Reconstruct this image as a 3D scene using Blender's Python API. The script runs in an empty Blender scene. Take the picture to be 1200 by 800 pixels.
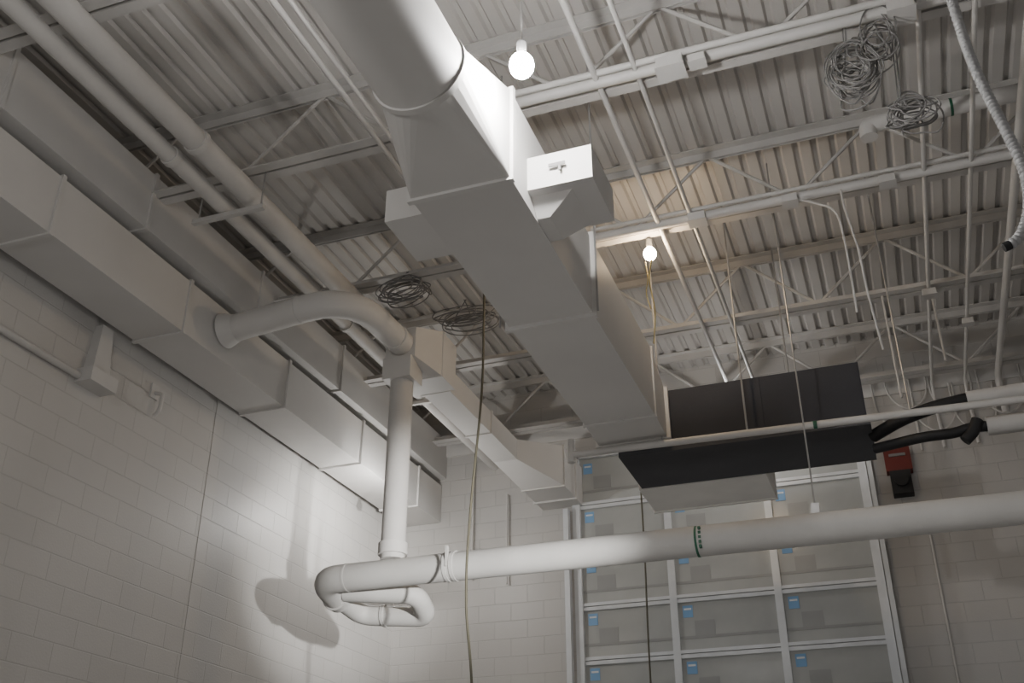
import bpy, math, random
from mathutils import Vector, Matrix
random.seed(4)
C=bpy.context.scene.collection
# ---------------------------------------------------------------- materials
def mat(name,col,rough=.55,metal=0,bump=.0,bscale=40,var=.06,vscale=2.0,spec=.5):
    m=bpy.data.materials.new(name);m.use_nodes=True;nt=m.node_tree;b=nt.nodes['Principled BSDF']
    b.inputs['Roughness'].default_value=rough;b.inputs['Metallic'].default_value=metal
    b.inputs['Specular IOR Level'].default_value=spec
    tc=nt.nodes.new('ShaderNodeTexCoord')
    n=nt.nodes.new('ShaderNodeTexNoise');n.inputs['Scale'].default_value=vscale;n.inputs['Detail'].default_value=5
    nt.links.new(tc.outputs['Object'],n.inputs['Vector'])
    r=nt.nodes.new('ShaderNodeValToRGB')
    r.color_ramp.elements[0].position=.35;r.color_ramp.elements[1].position=.65
    c=Vector(col)
    r.color_ramp.elements[0].color=(*(c*(1-var)),1);r.color_ramp.elements[1].color=(*(c*(1+var)),1)
    nt.links.new(n.outputs['Fac'],r.inputs['Fac']);nt.links.new(r.outputs['Color'],b.inputs['Base Color'])
    if bump:
        n2=nt.nodes.new('ShaderNodeTexNoise');n2.inputs['Scale'].default_value=bscale
        nt.links.new(tc.outputs['Object'],n2.inputs['Vector'])
        bp=nt.nodes.new('ShaderNodeBump');bp.inputs['Strength'].default_value=bump;bp.inputs['Distance'].default_value=.01
        nt.links.new(n2.outputs['Fac'],bp.inputs['Height']);nt.links.new(bp.outputs['Normal'],b.inputs['Normal'])
    return m
def emis(name,col,s):
    m=bpy.data.materials.new(name);m.use_nodes=True;nt=m.node_tree;b=nt.nodes['Principled BSDF']
    b.inputs['Emission Color'].default_value=(*col,1);b.inputs['Emission Strength'].default_value=s
    b.inputs['Base Color'].default_value=(*col,1);return m
def blockmat(name,axis,col):
    m=bpy.data.materials.new(name);m.use_nodes=True;nt=m.node_tree;b=nt.nodes['Principled BSDF']
    b.inputs['Roughness'].default_value=.45
    g=nt.nodes.new('ShaderNodeNewGeometry');s=nt.nodes.new('ShaderNodeSeparateXYZ');cb=nt.nodes.new('ShaderNodeCombineXYZ')
    nt.links.new(g.outputs['Position'],s.inputs[0])
    nt.links.new(s.outputs[axis],cb.inputs[0]);nt.links.new(s.outputs[2],cb.inputs[1])
    br=nt.nodes.new('ShaderNodeTexBrick');br.inputs['Scale'].default_value=1
    br.inputs['Brick Width'].default_value=.4064;br.inputs['Row Height'].default_value=.2032
    br.inputs['Mortar Size'].default_value=.006;br.inputs['Mortar Smooth'].default_value=.5;br.inputs['Bias'].default_value=0
    c=Vector(col)
    br.inputs['Color1'].default_value=(*(c*1.02),1);br.inputs['Color2'].default_value=(*(c*.98),1);br.inputs['Mortar'].default_value=(*(c*.90),1)
    nt.links.new(cb.outputs[0],br.inputs['Vector'])
    n=nt.nodes.new('ShaderNodeTexNoise');n.inputs['Scale'].default_value=1.2;n.inputs['Detail'].default_value=6
    nt.links.new(g.outputs['Position'],n.inputs['Vector'])
    mr=nt.nodes.new('ShaderNodeMapRange');mr.inputs['To Min'].default_value=.92;mr.inputs['To Max'].default_value=1.07
    nt.links.new(n.outputs['Fac'],mr.inputs['Value'])
    mx=nt.nodes.new('ShaderNodeVectorMath');mx.operation='SCALE'
    nt.links.new(br.outputs['Color'],mx.inputs[0]);nt.links.new(mr.outputs[0],mx.inputs['Scale'])
    nt.links.new(mx.outputs[0],b.inputs['Base Color'])
    n2=nt.nodes.new('ShaderNodeTexNoise');n2.inputs['Scale'].default_value=60;nt.links.new(g.outputs['Position'],n2.inputs['Vector'])
    ma=nt.nodes.new('ShaderNodeMath');ma.operation='MULTIPLY_ADD';ma.inputs[1].default_value=-1.0
    nt.links.new(br.outputs['Fac'],ma.inputs[0])
    m3=nt.nodes.new('ShaderNodeMath');m3.operation='MULTIPLY';m3.inputs[1].default_value=.25;nt.links.new(n2.outputs['Fac'],m3.inputs[0])
    nt.links.new(m3.outputs[0],ma.inputs[2])
    bp=nt.nodes.new('ShaderNodeBump');bp.inputs['Strength'].default_value=.45;bp.inputs['Distance'].default_value=.012
    nt.links.new(ma.outputs[0],bp.inputs['Height']);nt.links.new(bp.outputs['Normal'],b.inputs['Normal'])
    return m
PAINT=mat('painted_sheet_metal',(.60,.585,.565),.55,0,.12,3,.03,1.5,.3)
PAINT2=mat('painted_pipe_cover',(.56,.545,.525),.55,0,.12,30,.04,3,.3)
MAINP=mat('painted_main_pipe_cover',(.50,.49,.47),.6,0,.12,30,.05,3,.25)
STEEL=mat('painted_roof_steel',(.52,.505,.485),.6,0,0,1,.08,3,.3)
DECK=mat('painted_roof_deck',(.52,.50,.475),.6,0,0,1,.06,1,.3)
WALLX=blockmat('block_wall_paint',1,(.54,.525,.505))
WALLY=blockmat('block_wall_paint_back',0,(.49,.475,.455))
FLOOR=mat('concrete',(.34,.335,.33),.6,0,.2,20,.15,1)
DARK=mat('charcoal_liner',(.052,.053,.060),.85,0,.1,60,.05,3,.2)
DARK2=mat('black_panel',(.10,.101,.108),.85,0,.1,40,.05,3,.2)
RUB=mat('black_rubber_foam',(.014,.014,.015),.65)
CREAM=mat('cream_panel',(.84,.82,.78),.5)
ALU=mat('galvanized_aluminium',(.70,.72,.74),.35,.15,0,1,.05,5)
GLASS=mat('dusty_glazing',(.44,.45,.44),.2,0,0,1,.10,1.2,.4)
GLASS2=mat('darker_pane_grey',(.34,.345,.34),.3,0,0,1,.05,2)  # darker grey for the rectangles and strips on the door panes
BLUE=mat('blue_sticker',(.22,.40,.64),.5,0,0,1,.03)
WHITE=mat('white_paper',(.75,.75,.75),.5,0,0,1,.03)
RED=mat('red_plastic',(.13,.015,.010),.45)
GREEN=mat('green_band',(.02,.11,.06),.5)
COND=mat('painted_conduit',(.55,.535,.515),.5,0,0,1,.05,2,.3)
GREY=mat('grey_cable',(.19,.185,.18),.5)
CAB=mat('olive_cable',(.10,.092,.062),.5)
YEL=mat('yellow_cord',(.36,.29,.12),.5)
FLEX=mat('grey_flexible_conduit',(.33,.33,.33),.45)
ZINC=mat('zinc_hardware',(.40,.395,.39),.4,.6)
BULBW=emis('cool_bulb',(1,.985,.97),820)
BULBW2=emis('cool_bulb_small',(1,.98,.96),260)
BULBY=emis('warm_bulb',(1,.75,.48),260)
BULBC=emis('corner_bulb',(1,.98,.95),520)
# ---------------------------------------------------------------- mesh helpers
import bmesh
def mesh(name,V,Fc,m,parent=None,smooth=False):
    V=[Vector(v) for v in V]
    lo=Vector([min(v[i] for v in V) for i in range(3)]);hi=Vector([max(v[i] for v in V) for i in range(3)])
    c=(lo+hi)/2
    me=bpy.data.meshes.new(name);me.from_pydata([v-c for v in V],[],Fc);me.validate();me.update()
    bm=bmesh.new();bm.from_mesh(me);bmesh.ops.recalc_face_normals(bm,faces=bm.faces);bm.to_mesh(me);bm.free()
    me.materials.append(m)
    if smooth:
        for p in me.polygons:p.use_smooth=True
        me.set_sharp_from_angle(angle=math.radians(40))
    o=bpy.data.objects.new(name,me);C.objects.link(o)
    if parent: o.parent=parent;o.location=c-parent.location
    else:o.location=c
    return o
class G:
    def __init__(s):s.V=[];s.F=[]
    def add(s,V,F):
        n=len(s.V);s.V+=[Vector(v) for v in V];s.F+=[tuple(i+n for i in f) for f in F];return s
    def box(s,x0,x1,y0,y1,z0,z1):
        return s.add([(x0,y0,z0),(x1,y0,z0),(x1,y1,z0),(x0,y1,z0),(x0,y0,z1),(x1,y0,z1),(x1,y1,z1),(x0,y1,z1)],
          [(0,3,2,1),(4,5,6,7),(0,1,5,4),(1,2,6,5),(2,3,7,6),(3,0,4,7)])
    def loft(s,A,B,capA=True,capB=True):
        n=len(A);V=list(A)+list(B);F=[(i,(i+1)%n,n+(i+1)%n,n+i) for i in range(n)]
        if capA:F.append(tuple(range(n)))
        if capB:F.append(tuple(range(n,2*n)))
        return s.add(V,F)
    def sweep(s,pts,r,fillet=0,n=16,seg=8):
        P=[Vector(p) for p in pts]
        if fillet and len(P)>2:
            Q=[P[0]]
            for i in range(1,len(P)-1):
                a,b,c=P[i-1],P[i],P[i+1]
                u=(a-b).normalized();v=(c-b).normalized()
                d=min(fillet,(a-b).length*.49,(c-b).length*.49)
                p0=b+u*d;p2=b+v*d
                for k in range(seg+1):
                    t=k/seg;Q.append(p0*(1-t)**2+b*2*t*(1-t)+p2*t*t)
            Q.append(P[-1]);P=Q
        P=[p for i,p in enumerate(P) if i==0 or (p-P[i-1]).length>1e-5]
        rr=r if isinstance(r,list) else None
        t=(P[1]-P[0]).normalized();up=Vector((0,0,1)) if abs(t.z)<.9 else Vector((1,0,0))
        nrm=t.cross(up).normalized();V=[];L=len(P)
        for i,p in enumerate(P):
            if i==0:tt=(P[1]-P[0]).normalized()
            elif i==L-1:tt=(P[-1]-P[-2]).normalized()
            else:tt=((P[i+1]-p).normalized()+(p-P[i-1]).normalized()).normalized()
            nrm=(nrm-tt*nrm.dot(tt)).normalized();bn=tt.cross(nrm)
            rad=rr[i] if rr else r
            for k in range(n):
                a=2*math.pi*k/n;V.append(p+nrm*math.cos(a)*rad+bn*math.sin(a)*rad)
        F=[(i*n+k,i*n+(k+1)%n,(i+1)*n+(k+1)%n,(i+1)*n+k) for i in range(L-1) for k in range(n)]
        F.append(tuple(range(n)));F.append(tuple(range((L-1)*n,L*n)))
        return s.add(V,F)
    def ring(s,c,ax,R,w,n=20):
        c=Vector(c);a=Vector((0,0,0));a[ax]=w/2
        return s.sweep([c-a,c+a],R,n=n)
    def frame(s,x0,x1,z0,z1,y,d=.03,t=.02):
        s.box(x0-t,x1+t,y-d/2,y+d/2,z1,z1+t);s.box(x0-t,x1+t,y-d/2,y+d/2,z0-t,z0)
        s.box(x0-t,x0,y-d/2,y+d/2,z0,z1);s.box(x1,x1+t,y-d/2,y+d/2,z0,z1);return s
    def sphere(s,c,r,sz=1,n=16,m=10):
        V=[];F=[];c=Vector(c)
        for i in range(m+1):
            th=math.pi*i/m
            for k in range(n):
                a=2*math.pi*k/n;V.append(c+Vector((math.sin(th)*math.cos(a)*r,math.sin(th)*math.sin(a)*r,math.cos(th)*r*sz)))
        for i in range(m):
            for k in range(n):F.append((i*n+k,i*n+(k+1)%n,(i+1)*n+(k+1)%n,(i+1)*n+k))
        return s.add(V,F)
    def mk(s,name,m,parent=None,smooth=False):return mesh(name,s.V,s.F,m,parent,smooth)
def tag(o,label,cat,group=None):
    o['label']=label;o['category']=cat
    if group:o['group']=group
    return o
def thing(name,label,cat,loc,group=None):
    o=bpy.data.objects.new(name,None);o.empty_display_size=.1;C.objects.link(o);o.location=loc
    tag(o,label,cat,group);return o
def struct(o):o['kind']='structure';return o
Z=1.6
# ---------------------------------------------------------------- room
XL,XR,YB,YF=-5.8,6.0,11.5,-3.0
ZD=7.35
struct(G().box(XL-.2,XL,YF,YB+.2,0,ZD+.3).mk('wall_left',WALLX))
DX0,DX1,DZ=-3.47,-.10,6.42
g=G();g.box(XL,DX0,YB,YB+.2,0,ZD+.3);g.box(DX1,XR,YB,YB+.2,0,ZD+.3);g.box(DX0,DX1,YB,YB+.2,DZ,ZD+.3)
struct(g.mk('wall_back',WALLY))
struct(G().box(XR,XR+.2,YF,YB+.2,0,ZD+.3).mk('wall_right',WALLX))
struct(G().box(XL-.2,XR+.2,YF,YB+.2,-.1,0).mk('floor',FLOOR))
struct(G().box(XL,XR,YB-.03,YB,6.62,6.80).mk('trim_1',PAINT))
struct(G().box(XL,XL+.004,7.565,7.58,0,ZD).mk('trim_2',WALLX))
pitch=.1524;n=int((XR-XL)/pitch)+1;prof=[]
for i in range(n):
    x=XL+i*pitch
    prof+=[(x,0),(x+.082,0),(x+.1,.032),(x+.134,.032)]
prof.append((XL+n*pitch,0))
V=[(x,YF,ZD+z) for x,z in prof]+[(x,YB,ZD+z) for x,z in prof];N=len(prof)
V+=[(x,YF,ZD+.16) for x,z in prof]+[(x,YB,ZD+.16) for x,z in prof]
Fc=[(i,i+1,N+i+1,N+i) for i in range(N-1)]+[(2*N+i,2*N+i+1,3*N+i+1,3*N+i) for i in range(N-1)]
me=bpy.data.meshes.new('ceiling');me.from_pydata(V,[],Fc);me.materials.append(DECK)
o=bpy.data.objects.new('ceiling',me);C.objects.link(o);struct(o)
# ---------------------------------------------------------------- joists
ZB=6.66
for y in (1.87,3.72,5.57,7.42,9.27,11.12):
    e=thing('roof_joist','cream painted open-web steel roof joist under the ribbed deck','roof joist',(0,y,ZB),'open-web roof joists')
    def chord(z,up):
        g=G();L=.08;t=.009
        for sx in (-1,1):
            a=.012*sx;b=a+sx*L;y0,y1=sorted((y+a,y+b))
            if up: g.box(XL,XR,y0,y1,z-t,z)
            else: g.box(XL,XR,y0,y1,z,z+t)
            y0,y1=sorted((y+a,y+a+sx*t))
            if up:g.box(XL,XR,y0,y1,z-L,z-t)
            else:g.box(XL,XR,y0,y1,z+t,z+L)
        return g
    chord(ZD,True).mk('top_chord',STEEL,e);chord(ZB,False).mk('bottom_chord',STEEL,e)
    g=G();p=.68;k=0;x=XL+.1
    while x<XR-p:
        a=(x,y,ZB+.04);b=(x+p,y,ZD-.04)
        if k%2:a=(x,y,ZD-.04);b=(x+p,y,ZB+.04)
        g.sweep([a,b],.016,n=6)
        x+=p;k+=1
    g.mk('web',STEEL,e)
def run(name,pts,r,m,label,cat,fillet=.15,group=None,n=12):
    o=G().sweep(pts,r,fillet,n=n).mk(name,m,None,True);tag(o,label,cat,group);return o
for x,z,r in ((-3.1,6.63,.022),(-3.0,6.63,.016),(-1.38,6.63,.022),(-1.10,6.63,.018)):
    run('conduit',[(x,YF+.1,z),(x,YB-.05,z)],r,COND,'long painted conduit strapped under the roof joists','conduit',0,'straight ceiling conduits')
for x,r in ((.73,.018),(1.07,.018),(1.40,.035)):
    run('conduit',[(x,1.0,6.62),(x,YB-.08,6.62),(x,YB-.08,5.9 if r<.03 else 6.2)],r,COND,'painted conduit bending down the block wall','conduit',.2,'ceiling conduits dropping at the wall')
for x0,y,z,r in ((-2.0,5.45,6.625,.04),(-2.0,5.37,6.64,.024),(-1.95,7.30,6.625,.04),(-1.95,7.22,6.65,.018)):
    run('conduit',[(x0,y,z),(XR-.1,y,z)],r,COND,'thick painted conduit beside a joist bottom chord','conduit',0,'conduits along the joists')
def jbox(x,y,z,s=.07):
    e=thing('junction_box','painted electrical junction box on a ceiling conduit','junction box',(x,y,z),'ceiling junction boxes')
    G().box(x-s,x+s,y-s*.8,y+s*.8,z-s*.5,z+s*.5).mk('body',COND,e)
    G().box(x-s*1.1,x+s*1.1,y-s*.9,y+s*.9,z-s*.5-.008,z-s*.5).mk('cover',COND,e)
for p in ((-.86,5.42,6.58,.09),(-.68,5.42,6.58,.055),(-1.05,7.26,6.58,.07),(-.3,7.26,6.58,.06),(.45,7.26,6.58,.06),(.62,5.42,6.58,.08),(.73,9.2,6.58,.06),(1.07,9.9,6.58,.05)):jbox(*p)
# ---------------------------------------------------------------- wall ducts
def wallduct(x0,x1,z0,z1,lab,seams):
    e=thing('rectangular_duct',lab,'air duct',((x0+x1)/2,5,z0))
    G().box(x0,x1,-1,YB-.01,z0,z1).mk('body',PAINT,e)
    for y in seams:G().frame(x0,x1,z0,z1,y,.035,.018).mk('flange',PAINT,e)
    return e
wallduct(-5.68,-5.20,5.76,6.24,'long painted rectangular duct, the lower one along the block wall',(1.5,3.1,4.65,6.2,7.8,9.35,10.8))
wallduct(-5.66,-5.14,6.33,6.84,'long painted rectangular duct, the upper one above its twin',(.9,2.4,3.95,5.5,7.1,8.7,10.2))
def hpipe(x,z,r,y1,label):
    e=thing('painted_pipe',label,'pipe',(x,4,z))
    G().sweep([(x,0,z),(x,y1,z)],r,n=20).mk('pipe_run',PAINT2,e,True)
    for y in (2.2,4.9,7.6):
        G().ring((x,y,z),1,r+.012,.05).mk('coupling',PAINT2,e,True)
    return e
hpipe(-4.27,6.50,.09,YB-.01,'large insulated painted pipe above the wall ducts')
hpipe(-4.48,6.42,.065,YB-.01,'smaller painted pipe beside the larger ceiling pipe')
for y in (5.57,9.27):
    e=thing('trapeze_hanger','painted strut hanger below the ceiling pipes','pipe hanger',(-4.4,y,6.3),'strut trapeze hangers')
    G().box(-4.75,-4.1,y-.02,y+.02,6.31,6.35).mk('strut',STEEL,e)
    for x in (-4.7,-4.13):G().sweep([(x,y,6.33),(x,y,6.70)],.007,n=6).mk('rod',ZINC,e)
# ---------------------------------------------------------------- main duct
x0,x1,z0,z1=-2.22,-1.62,5.10,5.72
e=thing('main_supply_duct','large painted supply duct changing from round to rectangular','air duct',(-1.9,5.5,5.1))
G().sweep([(-1.87,-1,5.36),(-1.87,3.72,5.36)],.25,n=40).mk('round_section',PAINT,e,True)
for y in (.2,1.4,2.6):G().ring((-1.87,y,5.36),1,.256,.03,n=40).mk('band',PAINT,e,True)
G().ring((-1.87,3.68,5.36),1,.262,.04,n=40).mk('collar',PAINT,e,True)
cor=[(x1,4.35,z1),(x0,4.35,z1),(x0,4.35,z0),(x1,4.35,z0)]
V=[];Fc=[];q=8;R0=.25
for k in range(4*q):
    a=2*math.pi*k/(4*q);V.append((-1.87+R0*math.cos(a),3.70,5.36+R0*math.sin(a)))
V+=cor
for c in range(4):
    for k in range(q):
        i=c*q+k;Fc.append((i,(i+1)%(4*q),4*q+c))
    Fc.append(((c+1)*q%(4*q),4*q+(c+1)%4,4*q+c))
mesh('transition',V,Fc,PAINT,e,False)
G().box(x0,x1,4.35,7.76,z0,z1).mk('rectangular_section',PAINT,e)
Aq=[(x0,7.76,z0),(x1,7.76,z0),(x1,7.76,z1),(x0,7.76,z1)];Bq=[(x0,8.24,z0-.02),(x1,8.24,z0-.02),(x1,8.24,z1-.2),(x0,8.24,z1-.2)]
G().loft(Aq,Bq).mk('end_reducer',PAINT,e)
for y,t in ((4.36,.02),(5.96,.03),(7.76,.014),(8.2,.03)):
    G().frame(x0,x1,z0,z1 if y<8 else z1-.2,y,.035,t).mk('flange',PAINT,e)
def tap(sgn):
    a,b=(x1+.001,-1.23) if sgn>0 else (-2.53,x0-.001)
    t=thing('duct_branch_box','short painted damper box branching off the supply duct','duct branch',((a+b)/2,4.85,5.2),'supply duct branch boxes')
    G().box(a,b,4.63,5.1,5.20,5.43).mk('body',PAINT,t)
    if sgn>0:
        G().loft([(a,4.7,5.20),(b-.14,4.7,5.20),(b-.14,5.08,5.20),(a,5.08,5.20)],[(a,4.80,5.11),(a+.08,4.80,5.11),(a+.08,5.05,5.11),(a,5.05,5.11)]).mk('taper',PAINT,t)
        h=G();h.sweep([(-1.42,4.632,5.32),(-1.42,4.60,5.32)],.014,n=8);h.box(-1.48,-1.38,4.598,4.606,5.310,5.332);h.box(-1.42,-1.405,4.598,4.606,5.275,5.32);h.mk('damper_handle',GREY,t)
tap(1);tap(-1)
for x,y in ((-2.27,5.9),(-1.57,5.9)):
    run('duct_hanger_rod',[(x,y,5.08),(x,y,ZD)],.008,ZINC,'thin threaded rod hanging the supply duct from the deck','hanger rod',0,'duct hanger rods',6)
# ---------------------------------------------------------------- air handler
e=thing('air_handling_unit','charcoal air handling unit hung from the roof','air handler',(-1,8.7,5.0))
G().box(-1.60,0.0,8.27,9.05,5.06,5.55).mk('casing',DARK,e)
G().box(-2.07,0.02,8.25,9.08,4.98,5.06).mk('drain_pan',DARK2,e)
for a,b in ((-1.59,-.812),(-.808,-.01)):G().box(a,b,8.262,8.27,5.07,5.54).mk('access_panel',DARK,e)
e=thing('return_air_box','cream sheet metal return box behind the air handler','air duct',(-1.5,9.4,5.0))
G().box(-2.1,-.93,9.08,9.75,4.97,5.4).mk('body',CREAM,e)
G().frame(-2.1,-.93,4.97,5.4,9.74,.03,.012).mk('flange',CREAM,e)
for x,y,zb in ((-.95,8.18,5.0),(-.62,9.1,5.5),(-1.66,8.16,5.0),(.33,8.22,5.0)):
    run('hanger_rod',[(x,y,zb),(x,y,7.32)],.009,ZINC,'threaded rod dropping from the roof to the air handler','hanger rod',0,'air handler hanger rods',6)
e=thing('condensate_pipe','slim painted pipe on the front of the air handler','pipe',(0,8.1,4.93))
G().sweep([(-2.45,8.1,5.0),(3.6,8.1,4.92)],.03,n=12).mk('pipe_run',COND,e,True)
G().sweep([(-2.45,8.1,4.93),(-2.45,8.1,5.14)],.035,n=12).mk('elbow_fitting',COND,e,True)
G().ring((-.4,8.1,4.973),0,.033,.03).mk('coupling',GREEN,e,True)
run('insulated_hose',[(.02,8.5,4.97),(.25,8.3,5.0),(.5,8.28,5.06),(.78,8.3,5.10)],.052,RUB,'black foam insulated hose leaving the air handler','hose',.1,'black insulated hoses')
run('insulated_hose',[(.02,8.5,4.86),(.37,8.3,4.83),(.63,8.3,4.83),(.75,8.3,4.86),(.9,8.3,4.85)],.042,RUB,'black foam insulated hose leaving the air handler','hose',.1,'black insulated hoses')
run('insulated_hose',[(.8,8.26,4.9),(.75,8.26,4.80),(.68,8.26,4.74)],.045,RUB,'short frayed black foam sleeve on a hose','hose',.03,'black insulated hoses')
run('insulated_pipe',[(.76,8.3,5.10),(3.6,8.3,5.16)],.06,PAINT2,'painted insulated pipe feeding the air handler','pipe',0,'insulated pipes beside the air handler',20)
run('insulated_pipe',[(.86,8.32,4.86),(3.6,8.32,4.86)],.075,PAINT2,'thicker painted insulated pipe feeding the air handler','pipe',0,'insulated pipes beside the air handler',20)
# ---------------------------------------------------------------- lower pipe with U bend
PY,PZ=7.75,4.02
e=thing('insulated_main_pipe','large painted insulated pipe crossing in front of the door','pipe',(-1,PY,PZ))
G().sweep([(3.8,PY,PZ-.02),(-4.60,PY,PZ),(-4.60,8.10,3.93)],.117,.17,n=28,seg=6).mk('pipe_run',MAINP,e,True)
G().sweep([(-4.60,8.0,3.95),(-4.52,8.36,3.85),(-3.90,8.42,3.80),(-3.88,8.12,3.93),(-4.5,7.98,3.97)],.088,.12,n=24,seg=7).mk('return_bend',MAINP,e,True)
G().ring((-4.60,8.02,3.945),1,.126,.05,n=28).mk('coupling',MAINP,e,True)
G().ring((-4.30,8.38,3.835),0,.098,.03,n=28).mk('coupling',MAINP,e,True)
for x in (-3.42,-3.36):G().ring((x,PY,PZ),0,.125,.03,n=28).mk('coupling',MAINP,e,True)
G().box(-3.40,-3.38,PY-.13,PY-.10,PZ-.03,PZ+.14).mk('clamp',MAINP,e)
G().ring((-4.35,PY,PZ),0,.121,.02,n=28).mk('coupling',MAINP,e,True)
G().ring((-1.36,PY,PZ-.01),0,.119,.018,n=28).mk('green_band',GREEN,e,True)
for k in range(5):
    zz=PZ-.09+k*.035
    G().box(-1.335,-1.315,PY-.122,PY-.08,zz,zz+.02).mk('pipe_marker',GREEN,e)
e=thing('vertical_pipe','painted vertical pipe dropping from the duct box','pipe',(-3.94,PY,4.1))
G().sweep([(-3.94,PY,4.13),(-3.94,PY,5.78)],.105,n=28).mk('pipe_run',PAINT2,e,True)
G().ring((-3.94,PY,4.22),2,.125,.10,n=28).mk('flange',PAINT2,e,True)
e=thing('pipe_hanger','clevis hanger and rod holding the large pipe','pipe hanger',(-.47,PY,4.2))
G().sweep([(-.47,PY,4.13),(-.47,PY,ZD)],.007,n=6).mk('rod',ZINC,e)
G().box(-.50,-.44,PY-.03,PY+.03,4.12,4.2).mk('clevis',ZINC,e)
# ---------------------------------------------------------------- branch duct
e=thing('round_branch_duct','painted round elbow duct joining the wall duct to a box','air duct',(-4.2,7,6.1))
G().sweep([(-5.19,6.72,6.03),(-3.95,6.72,6.14),(-3.92,7.66,6.14)],.12,.5,n=28,seg=5).mk('elbow_run',PAINT,e,True)
G().sweep([(-5.18,6.72,6.03),(-5.06,6.72,6.04)],[.16,.122],n=28).mk('saddle',PAINT,e,True)
G().sweep([(-4.46,6.72,6.095),(-4.44,6.72,6.097)],.126,n=28).mk('band',PAINT,e,True)
G().sweep([(-3.92,7.5,6.14),(-3.92,7.53,6.14)],.128,n=28).mk('band',PAINT,e,True)
e=thing('branch_duct','painted rectangular branch duct with a box and stepped end','air duct',(-3.9,9,6.0))
G().loft([(-4.08,7.66,5.99),(-3.78,7.66,5.99),(-3.78,7.66,6.29),(-4.08,7.66,6.29)],[(-4.12,7.95,5.90),(-3.64,7.95,5.90),(-3.64,7.95,6.36),(-4.12,7.95,6.36)]).mk('mixing_box',PAINT,e)
G().box(-4.12,-3.64,7.95,8.28,5.90,6.36).mk('mixing_box_end',PAINT,e)
G().frame(-4.12,-3.64,5.90,6.36,7.96,.02,.01).mk('flange',PAINT,e)
G().box(-4.03,-3.75,8.28,10.4,5.96,6.20).mk('straight_section',PAINT,e)
G().loft([(-4.03,10.3,5.96),(-3.75,10.3,5.96),(-3.75,10.3,6.20),(-4.03,10.3,6.20)],[(-3.85,10.75,5.76),(-3.35,10.75,5.76),(-3.35,10.75,6.24),(-3.85,10.75,6.24)]).mk('offset',PAINT,e)
G().box(-3.85,-3.35,10.75,YB-.01,5.76,6.24).mk('end_boot',PAINT,e)
for y in (8.4,9.5):G().frame(-4.03,-3.75,5.96,6.20,y,.03,.014).mk('flange',PAINT,e)
G().frame(-3.85,-3.35,5.76,6.24,11.2,.03,.02).mk('flange',PAINT,e)
G().frame(-3.85,-3.35,5.76,6.24,10.76,.03,.015).mk('flange',PAINT,e)
G().box(-4.08,-3.80,7.62,PY+.13,5.78,5.99).mk('collar',PAINT,e)
# ---------------------------------------------------------------- right pipe & misc
run('sprinkler_pipe',[(.36,6.8,6.68),(.36,6.8,6.80),(3.8,6.8,6.80)],.065,PAINT2,'painted pipe with a short drop elbow near the joists','pipe',.1,None,20)
run('pipe_marker_band',[(.95,6.8,6.80),(.97,6.8,6.80)],.067,GREEN,'green identification band around a painted pipe','pipe marker',0,None,20)
def cat(P,m=14):
    P=[Vector(p) for p in P];out=[];Q=[P[0]]+P+[P[-1]]
    for i in range(1,len(Q)-2):
        a,b,c,d=Q[i-1],Q[i],Q[i+1],Q[i+2]
        for k in range(m):
            t=k/m;out.append(.5*((2*b)+(c-a)*t+(2*a-5*b+4*c-d)*t*t+(3*b-a-3*c+d)*t**3))
    out.append(P[-1]);return out
raw=cat([(.74,4.5,6.9),(.763,4.5,5.72),(.784,4.5,5.25),(.84,4.5,4.85),(.87,4.5,4.6),(.85,4.5,4.4),(.79,4.5,4.26),(.73,4.5,4.21)],100)
cp=[raw[0]]
for p in raw:
    if (p-cp[-1]).length>=.007:cp.append(p)
e=thing('flexible_conduit','grey ribbed flexible conduit hanging with an open end','flexible conduit',(.8,4.5,5))
G().sweep(cp,[.0265 if i%3 else .0205 for i in range(len(cp))],n=14).mk('hose',FLEX,e,True)
G().sweep([cp[-1],cp[-1]+Vector((-.03,0,-.01))],.022,n=12).mk('end_fitting',RUB,e,True)
def cable(name,pts,r,m,label,grp=None,mm=14):
    o=G().sweep(cat(pts,mm),r,n=8).mk(name,m,None,True);return tag(o,label,'cable',grp)
cable('hanging_cable',[(-2.96,7.3,6.68),(-2.96,7.3,6.0),(-2.97,7.3,5.3),(-3.05,7.3,4.3),(-3.07,7.3,3.6),(-3.0,7.3,2.6),(-3.05,7.3,.02)],.0105,CAB,'long dark olive cable hanging from a roof joist')
cable('hanging_cable',[(-2.5,10.9,6.66),(-2.5,10.9,5.0),(-2.52,10.9,3.5),(-2.5,10.9,.02)],.010,CAB,'thin olive cable hanging in front of the glazed door')
cable('hanging_cable',[(-1.50,7.48,6.42),(-1.53,7.47,6.2),(-1.50,7.46,5.9),(-1.53,7.46,5.6)],.006,YEL,'yellow lamp cord dangling below a joist')
cable('hanging_cable',[(-1.56,7.5,6.42),(-1.55,7.5,6.25),(-1.57,7.5,6.1),(-1.54,7.5,5.95)],.005,YEL,'short yellow cord loop dangling below a lamp')
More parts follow.
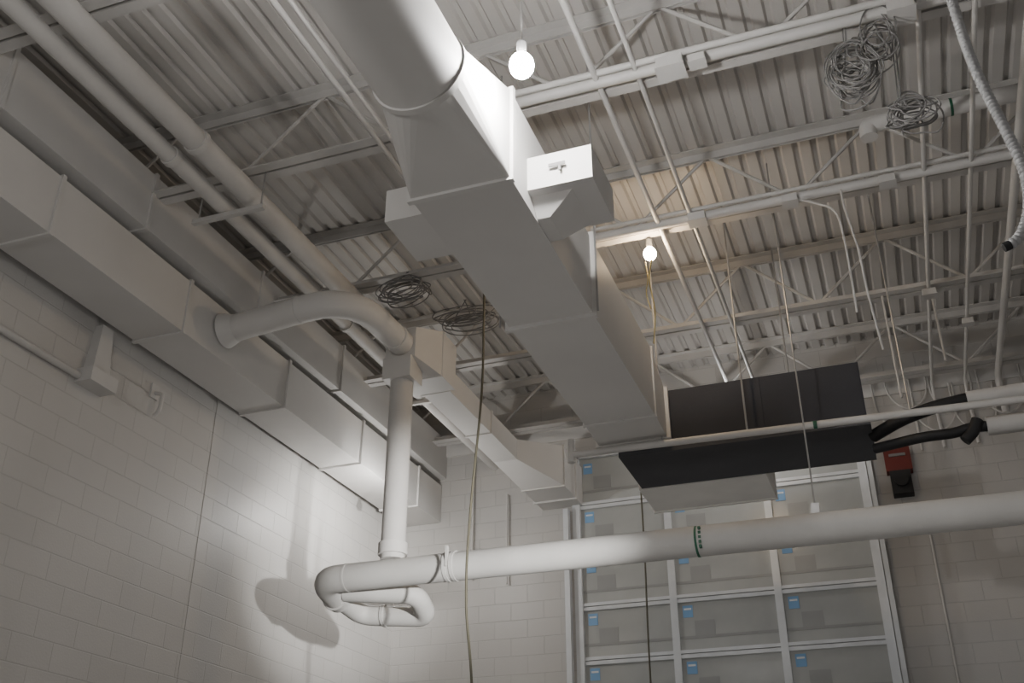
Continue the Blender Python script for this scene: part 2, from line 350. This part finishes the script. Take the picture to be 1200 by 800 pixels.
for cx,cy,cz,rr,nl,vs,m in ((.27,5.50,6.28,.16,18,1.6,GREY),(.56,5.50,5.86,.13,13,1.0,GREY),(.44,5.47,6.40,.12,8,2.0,GREY),(-3.75,7.35,6.46,.22,10,.6,GREY),(-3.45,8.0,6.50,.28,9,.45,GREY)):
    P=[(cx,cy,6.70)];a=random.random()*6;ox=oz=0
    for j in range(nl*14):
        if j%14==0:
            r2=rr*random.uniform(.5,1.1);tx,tz=random.uniform(-.35,.35)*rr,random.uniform(-.7,.7)*rr*vs;rv=random.uniform(.7,1.3)
        ox+=(tx-ox)*.15;oz+=(tz-oz)*.15;a+=2*math.pi/12
        P.append((cx+ox+math.cos(a)*r2,cy+.07*math.sin(a*.37+j*.05),cz+oz+math.sin(a)*r2*vs*.7*rv))
    P.append((cx+.02,cy,6.70))
    o=G().sweep(cat(P,3),.0055,n=6).mk('cable_tangle',m,None,True);tag(o,'tangled bundle of coiled low-voltage cable tied to a joist','cable','cable tangles')
cable('hanging_cable',[(.1,7.28,6.62),(.10,7.28,6.45),(.13,7.3,6.2),(.15,7.3,6.0),(.16,7.4,5.7),(.20,7.6,5.3)],.009,COND,'painted flexible cable curving down from a junction box')
cable('hanging_cable',[(-.25,7.26,6.58),(-.1,7.26,6.50),(.03,7.26,6.38),(.06,7.3,6.1),(.06,7.5,5.6)],.009,COND,'painted cable sagging from a junction box')
for x,y,za,zb in ((.42,11.46,.02,5.0),(.5,11.44,5.9,6.9),(-4.75,11.45,5.0,6.9),(-4.3,11.45,4.9,6.0)):
    run('wall_conduit',[(x,y,za),(x,y,zb)],.013,COND,'thin painted conduit fixed to the block wall','conduit',0,'wall conduits',8)
for k,(xa,xb,zz) in enumerate(((.1,.45,6.3),(.5,.9,6.2),(.9,1.3,6.15),(.7,1.1,6.4),(1.2,1.6,6.3),(.25,.65,6.5))):
    cable('wall_cable',[(xa,11.45,zz+.5),(xa+.02,11.44,zz+.1),((xa+xb)/2,11.42,zz-.1),(xb,11.44,zz+.05),(xb+.03,11.45,zz+.45)],.011,COND,'painted cable looping across the block wall','wall cables')
for x,y,za,zb in ((.32,9.25,5.6,6.66),(.75,9.25,5.9,6.66)):
    run('hanging_conduit',[(x,y,za),(x,y,zb)],.011,COND,'short painted conduit drop below a joist','conduit',0,'conduit drops',8)
e=thing('fire_alarm_horn','red alarm horn with black base on the wall','alarm device',(.23,11.45,5.45))
G().box(.1,.37,11.36,11.5,5.68,5.95).mk('red_housing',RED,e)
G().box(.13,.34,11.35,11.5,5.42,5.68).mk('black_base',RUB,e)
G().sweep([(.235,11.37,5.56),(.235,11.30,5.56)],.07,n=20).mk('horn',RUB,e,True)
G().box(.15,.32,11.345,11.36,5.84,5.87).mk('strobe',GREY,e)
run('wall_conduit',[(-5.77,2.0,5.25),(-5.77,5.8,5.25)],.03,PAINT2,'painted conduit along the block wall under the ducts','conduit',0,None,12)
e=thing('wall_junction_cover','painted sheet metal cover box under the wall duct','junction box',(-5.7,5.95,5.2))
G().box(-5.8,-5.64,5.76,6.06,5.2,5.32).mk('base',PAINT,e)
G().loft([(-5.8,5.82,5.32),(-5.7,5.82,5.32),(-5.7,6.02,5.32),(-5.8,6.02,5.32)],[(-5.8,5.86,5.75),(-5.72,5.86,5.75),(-5.72,5.98,5.75),(-5.8,5.98,5.75)]).mk('riser',PAINT,e)
e=thing('wall_hook','small painted metal hook on the block wall','hook',(-5.75,6.67,5.3))
G().box(-5.8,-5.78,6.62,6.72,5.45,5.58).mk('plate',PAINT,e)
G().sweep([(-5.78,6.67,5.5),(-5.70,6.67,5.48),(-5.70,6.67,5.33),(-5.75,6.67,5.28)],.018,.03,n=8).mk('hook_bar',PAINT,e,True)
# ---------------------------------------------------------------- overhead door
d=bpy.data.objects.new('door_1',None);C.objects.link(d);d.location=((DX0+DX1)/2,YB,0);struct(d)
g=G();yy=YB
g.box(DX0,DX0+.09,yy-.05,yy+.05,0,DZ);g.box(DX1-.09,DX1,yy-.05,yy+.05,0,DZ);g.box(DX0,DX1,yy-.05,yy+.05,DZ-.08,DZ)
g.mk('frame',ALU,d)
cols=[DX0+.05,-2.34,-1.20,DX1-.05]
rows=[4.55-.6*k for k in range(7,0,-1)];rows=[r for r in rows if r>.3]+[4.55,5.15,5.75]
for r in rows:
    G().box(DX0+.08,DX1-.08,yy-.025,yy+.03,r-.045,r-.004).mk('rail',ALU,d)
    G().box(DX0+.08,DX1-.08,yy-.03,yy+.03,r+.004,r+.04).mk('rail',ALU,d)
for x in cols[1:3]:G().box(x-.04,x+.04,yy-.035,yy+.03,.02,DZ-.08).mk('stile',ALU,d)
rr=[0.0]+rows+[DZ-.06]
for i in range(len(rr)-1):
    for j in range(3):
        G().box(cols[j],cols[j+1],yy+.0,yy+.012,rr[i]+.02,rr[i+1]-.02).mk('glass_pane',GLASS,d)
        if 3.0<rr[i]:
            xs=cols[j]+.09;zt=rr[i+1]-.08
            G().box(xs,xs+.11,yy-.006,yy-.001,zt-.13,zt).mk('sticker',BLUE,d)
            G().box(xs+.015,xs+.095,yy-.009,yy-.006,zt-.05,zt-.03).mk('sticker_print',WHITE,d)
            G().box(xs+.12,xs+.34,yy-.004,yy,zt-.33,zt-.17).mk('pane_patch',GLASS2,d)  # darker rectangle on each pane
            G().box(cols[j]+.04,cols[j+1]-.04,yy-.004,yy,rr[i]+.16,rr[i]+.19).mk('pane_reflection',GLASS2,d)  # rail reflection drawn as a darker strip across the pane
for xa,xb in ((DX0-.09,DX0-.03),(DX1+.01,DX1+.06)):
    e=thing('door_track','galvanized vertical track beside the overhead door','door track',((xa+xb)/2,11.4,0),'overhead door tracks')
    G().box(xa,xb,11.36,11.45,0.01,5.70 if xa<-3 else 6.6).mk('track',ALU,e)
# ---------------------------------------------------------------- lamps
def lamp(x,y,z,m,lab,r=.07,top=6.68):
    e=thing('hanging_lamp',lab,'lamp',(x,y,z))
    G().sphere((x,y,z),r,1.15).mk('bulb',m,e,True)
    G().sweep([(x,y,z+r*1.1),(x,y,z+r*1.1+.08)],.028,n=12).mk('socket',ZINC,e,True)
    G().sweep([(x,y,z+r*1.1+.08),(x,y,top)],.006,n=6).mk('cord',COND,e,True)
lamp(-1.40,3.93,5.47,BULBW,'bare bright white bulb hanging beside the supply duct',.066,7.34)
lamp(-1.52,7.52,6.50,BULBY,'bare warm bulb hanging under a roof joist',.055)
lamp(-1.5,10.7,6.4,BULBW2,'bare white bulb hanging behind the air handler',.045)
lamp(-4.93,9.64,5.40,BULBC,'bare work bulb hanging close to the block wall',.05,7.34)
def pt(loc,pw,rad,col=(1,.98,.96),typ='POINT'):
    l=bpy.data.lights.new('lamp',typ);l.energy=pw;l.color=col;l.shadow_soft_size=rad
    o=bpy.data.objects.new('fill_light',l);o.location=loc;C.objects.link(o);return o
pt((-2.75,1.2,5.0),85,.25)  # added fill, no fixture: brightens the left wall ducts from out of view
pt((1.2,-1.8,1.8),110,.8)  # added soft low fill behind the camera, not a real lamp
pt((4.5,4,5.6),28,.4)  # weak added fill for the right side, no fixture there
pt((-.9,5.4,.6),55,.6)  # added fill near the floor, lifts undersides of air handler and ducts
s=pt((2.2,2.8,2.8),5400,.09,(1,.985,.96),'SPOT');s.data.spot_size=math.radians(18);s.data.spot_blend=.9
s.rotation_euler=(Vector((-5.8,10.1,4.8))-Vector((2.2,2.8,2.8))).to_track_quat('-Z','Y').to_euler();s.name='work_light'
w=bpy.data.worlds.new('World');bpy.context.scene.world=w;w.use_nodes=True
w.node_tree.nodes['Background'].inputs[0].default_value=(1,.985,.97,1);w.node_tree.nodes['Background'].inputs[1].default_value=.08
# ---------------------------------------------------------------- camera
cam=bpy.data.cameras.new('Camera');co=bpy.data.objects.new('Camera',cam);C.objects.link(co)
co.location=(0,0,Z);cam.lens=36.84;cam.sensor_width=36;cam.clip_start=.05
co.rotation_euler=(math.radians(90+28.1),0,math.radians(20.3))
bpy.context.scene.camera=co
